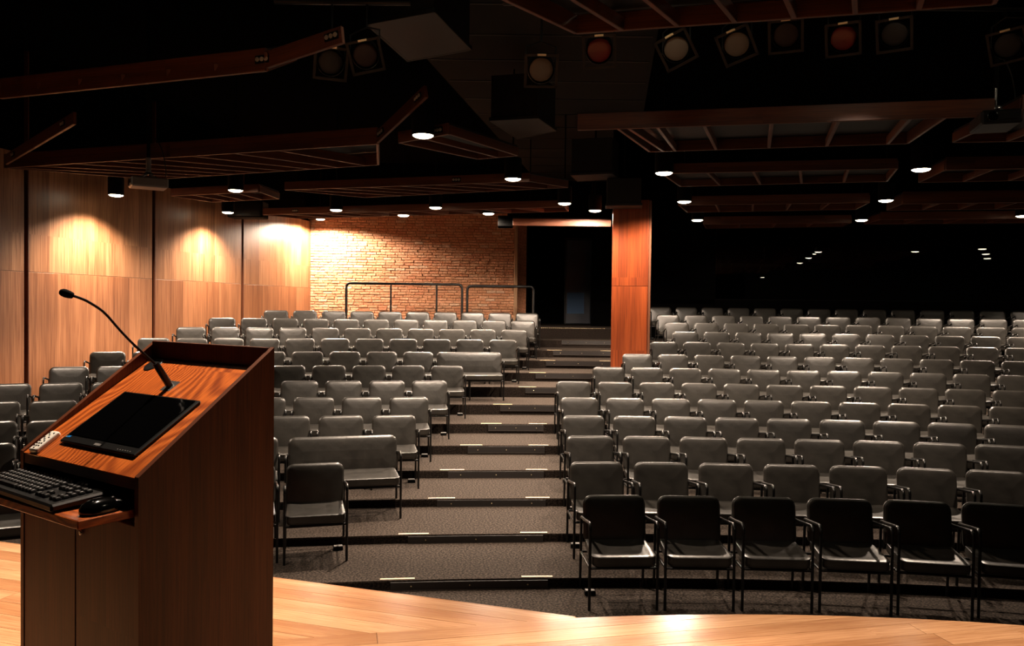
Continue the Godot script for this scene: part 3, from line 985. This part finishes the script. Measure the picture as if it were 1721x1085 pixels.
	for b in [[-0.011, -0.03], [0.011, -0.03], [0, -0.022], [-0.011, -0.012], [0.011, -0.012], [0, -0.004], [-0.011, 0.004], [0.011, 0.004], [-0.011, 0.014], [0, 0.014], [0.011, 0.014], [-0.011, 0.024], [0, 0.024], [0.011, 0.024], [0, 0.033]]:
		part("button", block(Vector3(0.006, 0.003, 0.0045), 0.001, at(b[0], 0.0145, b[1])), M.dot, rem)
	# keyboard on the tray
	var tray := L.transform.translated_local(Vector3(0, 0.784, 0))
	var kb := thing("keyboard", "black computer keyboard on the pull-out tray of the lectern", "keyboard")
	kb.transform = tray.translated_local(Vector3(-0.052, 0, 0.275)).rotated_local(Vector3.UP, -0.03)
	var case_xf := Transform3D(Basis(Vector3.RIGHT, 0.07), Vector3(0, 0.0165, 0))
	part("case", block(Vector3(0.455, 0.02, 0.15), 0.005, case_xf), M.plastic, kb)
	var key := Geo.new().loft(key_loops(0.0165)).done()
	var wide := Geo.new().loft(key_loops(0.105)).done()
	for row in 6:
		var z := -0.056 + row * 0.0195 + (0.004 if row > 0 else -0.004)
		for c in 22:
			var x := -0.213 + c * 0.0195
			if c == 15 or c == 18:
				x += 0.0
			if (c == 15 or c == 19) or (c > 15 and c < 19 and row == 3) or (row == 4 and (c == 16 or c == 18)) or (row == 0 and (c == 1 or c > 18)):
				continue
			if row == 5 and c > 3 and c < 10:
				if c == 4:
					part("key", wide, M.key, kb, case_xf * at(x + 0.049, 0.0105, z))
				continue
			part("key", key, M.key, kb, case_xf * at(x, 0.0105, z))
	part("label_strip", block(Vector3(0.05, 0.001, 0.012), 0.0, case_xf * at(0.195, 0.0107, -0.062)), M.grey, kb)
	# mouse
	var ms := thing("mouse", "glossy black computer mouse beside the keyboard on the lectern tray", "mouse")
	ms.transform = tray.translated_local(Vector3(0.25, 0, 0.272)).rotated_local(Vector3.UP, 0.12)
	var loops := []
	for s in [[0.0, 0.9], [0.006, 1.0], [0.014, 0.99], [0.024, 0.86], [0.031, 0.62], [0.035, 0.34], [0.0362, 0.1]]:
		var lp := PackedVector3Array()
		for j in 24:
			var a := TAU * j / 24
			var e := Vector2(signf(cos(a)) * pow(absf(cos(a)), 0.8) * 0.031, signf(sin(a)) * pow(absf(sin(a)), 0.85) * 0.056)
			lp.append(Vector3(e.x * s[1], s[0], e.y * s[1] + (1.0 - s[1]) * 0.012))
		loops.append(lp)
	part("body", Geo.new().loft(loops).done(), plain(Color(0.02, 0.02, 0.022), 0.12), ms)
	part("button_plate", Geo.new().loft([ring(0.024, 0.02, 0.0235, -0.034, 0.26), ring(0.02, 0.017, 0.0262, -0.033, 0.26), ring(0.008, 0.007, 0.027, -0.032, 0.26)]).done(), M.silver, ms)
	part("wheel", Geo.new().lathe([[0.004, -0.003], [0.007, -0.0028], [0.007, 0.0028], [0.004, 0.003]], 14, Transform3D(Basis(Vector3.FORWARD, PI / 2), Vector3(0, 0.0255, -0.03))).done(), M.plastic, ms)
	# gooseneck microphone rising towards the speaker
	var mic := thing("microphone", "thin black gooseneck microphone rising from the lectern top", "microphone")
	mic.transform = L.transform.translated_local(Vector3(-0.02, 1.0505, -0.088))
	part("base_plate", block(Vector3(0.05, 0.006, 0.05), 0.002, Transform3D(desk.basis, desk.basis.y * 0.002)), M.silver, mic)
	part("socket", Geo.new().tube([Vector3(0, 0.0, 0), Vector3(0, 0.061, 0.041), Vector3(0, 0.076, 0.051)], 0.0115, 12, 0.009).done(), M.plastic, mic)
	var neck := Curve3D.new()
	for q in [[0.07, 0.047], [0.1009, 0.0814], [0.1396, 0.1241], [0.1805, 0.1636], [0.2287, 0.2072], [0.2571, 0.2493], [0.2683, 0.2739], [0.2761, 0.2981]]:
		neck.add_point(Vector3(0, q[0], q[1]))
	var pts := []
	for i in 25:
		pts.append(smooth_at(neck, i / 24.0))
	part("gooseneck", Geo.new().tube(pts, 0.0038, 8).done(), M.plastic, mic)
	var tip: Vector3 = pts[24]
	var dirv: Vector3 = (tip - pts[21]).normalized()
	var hx := Transform3D(Basis(Vector3.RIGHT, dirv, Vector3.RIGHT.cross(dirv)), tip)
	part("foam_head", Geo.new().lathe([[0.003, -0.006], [0.0085, -0.003], [0.0105, 0.006], [0.0115, 0.016], [0.0105, 0.025], [0.007, 0.031], [0.002, 0.033]], 16, hx).done(), M.black, mic)

func smooth_at(c: Curve3D, t: float) -> Vector3:
	var n := c.point_count - 1
	var f := t * n
	var i := mini(int(f), n - 1)
	var u := f - i
	var a := c.get_point_position(maxi(i - 1, 0))
	var b := c.get_point_position(i)
	var d := c.get_point_position(i + 1)
	var e := c.get_point_position(mini(i + 2, n))
	return b.cubic_interpolate(d, a, e, u)

func ring(rx: float, rz: float, y: float, z: float, tilt: float) -> PackedVector3Array:
	var lp := PackedVector3Array()
	for j in 16:
		var a := TAU * j / 16
		lp.append(Vector3(cos(a) * rx, y + sin(a) * rz * tilt, z + sin(a) * rz))
	return lp

func key_loops(w: float) -> Array:
	var loops := []
	for s in [[0.0, 0.0], [0.0, 0.003], [0.0018, 0.0075], [0.003, 0.0082]]:
		var lp := PackedVector3Array()
		for q in round_rect(w * 0.5 - s[0], 0.00825 - s[0], 0.002, 1):
			lp.append(Vector3(q.x, s[1], q.y))
		loops.append(lp)
	return loops

func rounded_slab(w: float, l: float, h: float, r: float) -> Array:
	var loops := []
	for s in [[0.002, 0.0], [0.0, 0.002], [0.0, h - 0.004], [0.002, h - 0.001], [0.005, h]]:
		var lp := PackedVector3Array()
		for q in round_rect(w * 0.5 - s[0], l * 0.5 - s[0], r, 4):
			lp.append(Vector3(q.x, s[1], q.y))
		loops.append(lp)
	return loops

# ------------------------------------------------------------------ wooden ceiling rafts
# corners of the underside (near left, near right, far right, far left), board height, joists as [t on near edge, t on far edge]
func raft(label: String, c: Array, h: float, joists: Array, sockets := [], over := 0.0) -> Node3D:
	var mid: Vector3 = (c[0] + c[1] + c[2] + c[3]) * 0.25
	var t := thing("ceiling_raft", label, "ceiling panel", mid, 0.0)
	var p := []
	for q in c:
		p.append(q - mid)
	var e: Vector3 = (p[1] - p[0]).normalized() * over
	part("front_board", plank_between(p[0] - e, p[1] + e, h, 0.035), M.frame, t)
	part("back_board", plank_between(p[3], p[2], h * 0.8, 0.03), M.frame, t)
	part("side_board", plank_between(p[0], p[3], h * 0.8, 0.03), M.frame, t)
	part("side_board", plank_between(p[1], p[2], h * 0.8, 0.03), M.frame, t)
	for j in joists:
		var a: Vector3 = p[0].lerp(p[1], j[0])
		var b: Vector3 = p[3].lerp(p[2], j[1])
		part("joist", plank_between(a, b, h * 0.55, 0.035), M.frame, t)
	# the dark sheet laid on top of the frame
	var g := Geo.new()
	var up := Vector3(0, h * 0.86, 0)
	g.quad(p[0] + up, p[1] + up, p[2] + up, p[3] + up, Vector3.DOWN)
	var up2 := Vector3(0, h * 0.86 + 0.02, 0)
	g.quad(p[0] + up2, p[1] + up2, p[2] + up2, p[3] + up2, Vector3.UP)
	for i in 4:
		g.quad(p[i] + up, p[(i + 1) % 4] + up, p[(i + 1) % 4] + up2, p[i] + up2, (p[i] + p[(i + 1) % 4]) * Vector3(1, 0, 1))
	part("top_sheet", g.done(), M.duct_dark, t)
	for s in sockets:
		socket(t, p[0].lerp(p[1], s) + Vector3(0, h * 0.5, 0) + (along(p[0], p[1]).basis.z * 0.02), along(p[0], p[1]).basis)
	return t

func socket(t: Node3D, pos: Vector3, b: Basis) -> void:
	var pl := part("socket_plate", block(Vector3(0.13, 0.06, 0.012), 0.003), M.black, t, Transform3D(b, pos))
	for k in 3:
		part("socket", Geo.new().lathe([[0.004, 0.004], [0.016, 0.004], [0.018, 0.007], [0.018, 0.012], [0.012, 0.013]], 12, Transform3D(Basis(Vector3.RIGHT, PI / 2), Vector3(-0.04 + k * 0.04, 0, 0))).done(), M.socket, pl)

func spread(n: int, a := 0.0, b := 0.0) -> Array:
	var r := []
	for i in n:
		var t := (i + 1.0) / (n + 1.0)
		r.append([clampf(t + a, 0.02, 0.98), clampf(t + b, 0.02, 0.98)])
	return r

func V(x: float, d: float, rise: float) -> Vector3:
	return Vector3(x, EYE + rise, -d)

func build_ceiling() -> void:
	# over the wide block, nearest first
	raft("wooden ceiling raft nearest the stage, running out of the frame's top edge", [V(-0.75, 3.5, 1.68), V(2.1, 2.9, 1.7), V(2.95, 4.85, 1.9), V(0.42, 5.45, 1.9)], 0.16, spread(6, 0.0, -0.02))
	raft("large wooden ceiling raft under the row of stage lamps, over the wide block", [V(0.95, 7.2, 1.647), V(3.66, 6.65, 1.647), V(4.17, 8.3, 1.78), V(1.6, 9.25, 1.85)], 0.15, [[0.035, 0.06], [0.13, 0.11], [0.28, 0.28], [0.49, 0.49], [0.69, 0.71], [0.9, 0.93]], [], 0.37)
	raft("narrow wooden ceiling raft third from the stage over the wide block", [V(1.93, 10.2, 1.76), V(4.75, 9.7, 1.77), V(5.2, 10.9, 1.81), V(2.45, 11.5, 1.8)], 0.13, spread(4))
	raft("wooden ceiling raft fourth from the stage, beyond the pillar's top", [V(2.8, 13.2, 1.75), V(5.73, 12.6, 1.75), V(6.0, 13.7, 1.78), V(3.2, 14.4, 1.78)], 0.155, spread(4))
	raft("farthest wooden ceiling raft over the wide block before the black wall", [V(3.93, 16.1, 1.75), V(6.7, 15.5, 1.75), V(6.95, 16.5, 1.78), V(4.25, 17.2, 1.78)], 0.16, spread(3))
	raft("wooden ceiling raft behind the second projector, cut by the frame", [V(4.16, 6.43, 1.66), V(6.8, 6.0, 1.66), V(7.3, 7.9, 1.8), V(4.74, 8.45, 1.83)], 0.13, spread(4))
	raft("wooden ceiling raft second from the stage in the outer column", [V(5.35, 9.7, 1.76), V(8.1, 9.2, 1.76), V(8.4, 10.3, 1.8), V(5.65, 10.9, 1.8)], 0.16, spread(4))
	raft("wooden ceiling raft third from the stage in the outer column", [V(6.32, 12.7, 1.75), V(9.1, 12.2, 1.75), V(9.4, 13.2, 1.78), V(6.6, 13.8, 1.78)], 0.2, spread(4))
	raft("wooden ceiling raft farthest back in the outer column", [V(7.0, 14.9, 1.75), V(9.9, 14.4, 1.75), V(10.1, 15.4, 1.78), V(7.2, 16.0, 1.78)], 0.15, spread(3))
	# over the block by the panelled wall
	var r := raft("long dark wooden raft high in the foreground with sockets near its end", [V(-4.63, 7.06, 1.82), V(-1.94, 6.13, 1.82), V(-2.1, 7.5, 2.33), V(-4.7, 8.5, 2.3)], 0.18, spread(5), [0.99])
	var o := r.position
	part("end_board", plank_between(V(-1.94, 6.13, 1.84) - o, V(-1.27, 5.82, 1.94) - o, 0.13, 0.035), M.frame, r)
	var bb := along(V(-1.94, 6.13, 1.84), V(-1.27, 5.82, 1.94)).basis
	socket(r, V(-1.36, 5.87, 2.0) - o + bb.z * 0.025, bb)
	r = raft("wide louvred wooden raft behind the projector, its far joists lit", [V(-6.7, 10.3, 1.75), V(-1.48, 8.5, 1.75), V(-1.69, 9.75, 1.75), V(-5.1, 11.1, 1.75)], 0.185, spread(8, -0.12, 0.06))
	o = r.position
	for q in [[V(-1.5, 8.52, 1.75), V(-0.86, 7.7, 2.05)], [V(-6.55, 10.1, 1.76), V(-4.6, 8.2, 1.86)]]:
		part("end_board", plank_between(q[0] - o, q[1] - o, 0.13, 0.035), M.frame, r)
		var b2 := along(q[0], q[1]).basis
		for u in [0.15, 0.88]:
			socket(r, q[0].lerp(q[1], u) - o + b2.y * 0.065 + b2.z * 0.025, b2)
	raft("pointed wooden raft with the largest downlight hanging before it", [V(-1.24, 8.43, 1.75), V(-0.67, 8.07, 1.77), V(0.04, 9.06, 1.75), V(-0.43, 9.3, 1.75)], 0.12, [[0.5, 0.5]], [0.8])
	raft("wooden raft in the middle distance before the brick wall, aisle end", [V(-3.5, 11.97, 1.75), V(0.23, 10.9, 1.75), V(0.79, 11.4, 1.75), V(-2.4, 12.7, 1.75)], 0.125, spread(6, -0.08, 0.05), [0.72])
	raft("short wooden raft beside the projector's far downlight", [V(-5.6, 12.8, 1.75), V(-3.97, 12.2, 1.75), V(-3.9, 13.0, 1.75), V(-5.2, 13.5, 1.75)], 0.125, spread(3))
	raft("farthest long wooden raft across the top of the brick wall", [V(-4.9, 15.3, 1.75), V(0.9, 13.6, 1.75), V(1.0, 14.3, 1.76), V(-4.4, 15.9, 1.75)], 0.125, spread(8, -0.04, 0.03), [0.12])

# ------------------------------------------------------------------ ducts, stage lamps, projectors
func build_rigging() -> void:
	# sheet-metal duct outlet near the stage, with ribbed side
	duct([V(-1.26, 6.73, 2.4), V(-0.67, 6.44, 2.4), V(-0.43, 7.34, 2.4), V(-1.05, 7.69, 2.4)], 0.75, M.duct, "bright sheet-metal air duct end at the top of the picture")
	duct([V(-0.29, 9.7, 2.3), V(0.28, 9.55, 2.3), V(0.53, 10.2, 2.3), V(0.05, 10.7, 2.3)], 0.56, M.duct_dark, "dark square air duct hanging above the aisle behind the single lamp")
	duct([V(0.96, 13.0, 2.2), V(1.6, 12.8, 2.2), V(1.78, 13.3, 2.2), V(1.12, 13.6, 2.2)], 0.6, M.duct_dark, "dark square air duct over the upper aisle before the pillar")
	duct([V(1.58, 13.2, 1.73), V(2.14, 13.1, 1.73), V(2.2, 13.5, 1.73), V(1.62, 13.58, 1.73)], 0.46, M.duct_dark, "dark box fixed across the head of the wooden pillar")
	# lamp bar
	var bar := thing("lighting_bar", "black pipe that carries the row of stage lamps", "pipe", V(2.2, 6.35, 2.46))
	part("pipe", Geo.new().tube([Vector3(-2.3, 0, 0), Vector3(2.4, 0, 0)], 0.025, 10).done(), M.metal_black, bar)
	for x in [-1.9, 0.2, 2.2]:
		part("hanger", Geo.new().tube([Vector3(x, 0, 0), Vector3(x, 1.2, 0)], 0.012, 6).done(), M.metal_black, bar)
	var bar2 := thing("lighting_bar", "short black pipe holding the two lamps beside the long foreground raft", "pipe", V(-1.45, 6.35, 2.45))
	part("pipe", Geo.new().tube([Vector3(-0.5, 0, 0), Vector3(0.6, 0, 0)], 0.025, 10).done(), M.metal_black, bar2)
	part("hanger", Geo.new().tube([Vector3(0, 0, 0), Vector3(0, 1.2, 0)], 0.012, 6).done(), M.metal_black, bar2)
	var clear := plain(Color(0.4, 0.37, 0.33), 0.5)
	var red := plain(Color(0.36, 0.04, 0.025), 0.35)
	var dim_red := plain(Color(0.1, 0.015, 0.012), 0.6)
	var dark := plain(Color(0.04, 0.04, 0.04), 0.6)
	for q in [[0.21, 1.9, clear, 0.0, "lone stage lamp with a pale round lens left of the red one"],
			[0.675, 2.06, red, 0.05, "stage lamp with a dull red gel at the near end of the lamp row"],
			[1.292, 2.08, clear, 0.45, "pale-lensed stage lamp with a tilted gel frame, first of two alike"],
			[1.776, 2.12, clear, 0.35, "pale-lensed stage lamp with a tilted gel frame, second of two alike"],
			[2.17, 2.2, dim_red, 0.0, "very dark red stage lamp between the pale pair and the bright red lamp"],
			[2.63, 2.18, red, 0.0, "stage lamp with a bright red gel catching the light"],
			[3.04, 2.22, dark, 0.0, "dark stage lamp with a crumpled grey gel beside the bright red lamp"],
			[3.95, 2.14, dark, 0.1, "black stage lamp with a bare ring farthest along the lamp row"],
			[-1.48, 1.94, dark, 0.0, "black stage lamp with a shiny rim under the long foreground raft"],
			[-1.2, 2.0, dim_red, 0.3, "black stage lamp with a folded frame next to the shiny-rimmed one"]]:
		stage_lamp(V(q[0], 6.3, q[1]), q[2], q[3], q[4])
	projector(Vector3(-4.32, 3.61, -9.25), -1.0, M.grey, true, "white ceiling projector on a short pole in front of the panelled wall")
	projector(V(4.05, 6.6, 1.55), -0.3, M.plastic, false, "dark ceiling projector on a shiny pole at the frame's edge")
	# black loudspeaker box by the panel
	var sp := thing("loudspeaker", "black box loudspeaker hanging beside the second veneer panel's lamp", "loudspeaker", V(-5.48, 16.15, 1.77))
	part("cabinet", block(Vector3(0.72, 0.34, 0.4), 0.015, at(0, 0.17, 0)), M.black, sp)
	part("grille", block(Vector3(0.64, 0.28, 0.015), 0.004, at(0, 0.17, 0.205)), M.metal_black, sp)
	part("bracket", Geo.new().tube([Vector3(0, 0.33, 0), Vector3(0, 1.86, 0)], 0.015, 6).done(), M.black, sp)

func duct(c: Array, h: float, m: Material, label: String) -> void:
	var mid: Vector3 = (c[0] + c[1] + c[2] + c[3]) * 0.25
	var t := thing("air_duct", label, "air duct", mid)
	var g := Geo.new()
	var p := []
	for q in c:
		p.append(q - mid)
	var up := Vector3(0, h, 0)
	g.quad(p[0], p[1], p[2], p[3], Vector3.DOWN)
	g.quad(p[0] + up, p[1] + up, p[2] + up, p[3] + up, Vector3.UP)
	for i in 4:
		var a: Vector3 = p[i]
		var b: Vector3 = p[(i + 1) % 4]
		g.quad(a, b, b + up, a + up, (a + b) * Vector3(1, 0, 1))
	part("casing", g.done(), m, t)
	var f := Geo.new()
	for i in 4:
		var a: Vector3 = p[i] * 1.015
		var b: Vector3 = p[(i + 1) % 4] * 1.015
		var xf := along(a, b)
		xf.origin.y += 0.02
		f.box(xf, Vector3(a.distance_to(b) + 0.03, 0.045, 0.03), 0.004)
	part("flange", f.done(), m, t)
	var rb := Geo.new()
	for i in 5:
		var a: Vector3 = p[1].lerp(p[2], (i + 0.5) / 5.0)
		rb.box(along(a, a + up).translated_local(Vector3(0.02, 0, 0)), Vector3(h, 0.02, 0.02), 0.002)
	part("rib", rb.done(), m, t)
	part("hanger", Geo.new().tube([Vector3(0, h, 0), Vector3(0, 5.95 - mid.y, 0)], 0.012, 6).done(), M.metal_black, t)

func stage_lamp(pos: Vector3, lens: Material, twist: float, label: String) -> void:
	var t := thing("stage_lamp", label, "stage lamp", pos)
	var aim := (Vector3(0.3, 1.0, -1.6) - pos).normalized()
	var z := aim
	var x := Vector3.UP.cross(z).normalized()
	var b := Basis(x, z.cross(x), z) * Basis(Vector3.BACK, twist)
	var turn := Basis(Vector3.RIGHT, PI / 2)      # lathe axis y onto the lamp's z
	part("can", Geo.new().lathe([[0.105, 0.0], [0.108, -0.004], [0.108, -0.14], [0.085, -0.2], [0.07, -0.27], [0.03, -0.29]], 20, Transform3D(b * turn, Vector3.ZERO), false).done(), M.metal_black, t)
	part("lens", Geo.new().lathe([[0.01, -0.012], [0.06, -0.016], [0.092, -0.022], [0.098, -0.03]], 20, Transform3D(b * turn, Vector3.ZERO)).done(), lens, t)
	var g := Geo.new()
	for s in [-1.0, 1.0]:
		g.box(Transform3D(b, b * Vector3(0.125 * s, 0, 0.008)), Vector3(0.022, 0.27, 0.008), 0.001)
		g.box(Transform3D(b, b * Vector3(0, 0.125 * s, 0.008)), Vector3(0.27, 0.022, 0.008), 0.001)
	part("gel_frame", g.done(), M.metal_black, t)
	part("gel_clip", block(Vector3(0.07, 0.016, 0.006), 0.001), M.tape, t, Transform3D(b, b * Vector3(0, 0.13, 0.014)))
	var y := Geo.new()
	y.tube([b * Vector3(-0.12, 0, -0.07), b * Vector3(-0.12, 0, -0.07) + Vector3(0, 0.17, 0), Vector3(0, 0.24, -0.03), b * Vector3(0.12, 0, -0.07) + Vector3(0, 0.17, 0), b * Vector3(0.12, 0, -0.07)], 0.008, 6)
	y.tube([Vector3(0, 0.24, -0.03), Vector3(0, maxf(0.27, EYE + 2.425 - pos.y), -0.04)], 0.01, 6)
	part("yoke", y.done(), M.metal_black, t)

func projector(pos: Vector3, yaw: float, m: Material, pale: bool, label: String) -> void:
	var t := thing("projector", label, "projector", pos, yaw)
	part("body", block(Vector3(0.3, 0.115, 0.4), 0.015, at(0, 0.06, 0)), m, t)
	part("lens", Geo.new().lathe([[0.01, 0.0], [0.035, 0.004], [0.042, 0.0], [0.042, -0.03]], 16, Transform3D(Basis(Vector3.RIGHT, PI / 2), Vector3(-0.07, 0.062, 0.205))).done(), M.screen, t)
	part("vent", block(Vector3(0.14, 0.05, 0.004), 0.001, at(0.06, 0.06, 0.201)), M.plastic, t)
	var g := Geo.new()
	for s in [[-0.12, 0.1], [0.12, 0.1], [-0.12, -0.1], [0.12, -0.1]]:
		g.tube([Vector3(s[0], 0.112, s[1]), Vector3(0, 0.17, 0)], 0.008, 6)
	g.lathe([[0.05, 0.16], [0.05, 0.18], [0.03, 0.19]], 12)
	part("mount", g.done(), M.silver, t)
	part("pole", Geo.new().tube([Vector3(0, 0.17, 0), Vector3(0, 0.36, 0)], 0.03 if pale else 0.012, 12).done(), M.grey if pale else M.silver, t)
	part("pole_sleeve", Geo.new().tube([Vector3(0, 0.34, 0), Vector3(0, 5.95 - pos.y, 0)], 0.02, 8).done(), M.black, t)
	var p := []
	for i in 15:
		var u := i / 14.0
		p.append(Vector3(0.03 + 0.16 * u, 0.62 - 0.5 * u, -0.02 - 0.14 * u) + Vector3(0.06 * sin(u * PI), 0.04 * sin(u * PI * 2), -0.05 * sin(u * PI)))
	part("cable", Geo.new().tube(p, 0.006, 6).done(), M.plastic, t)
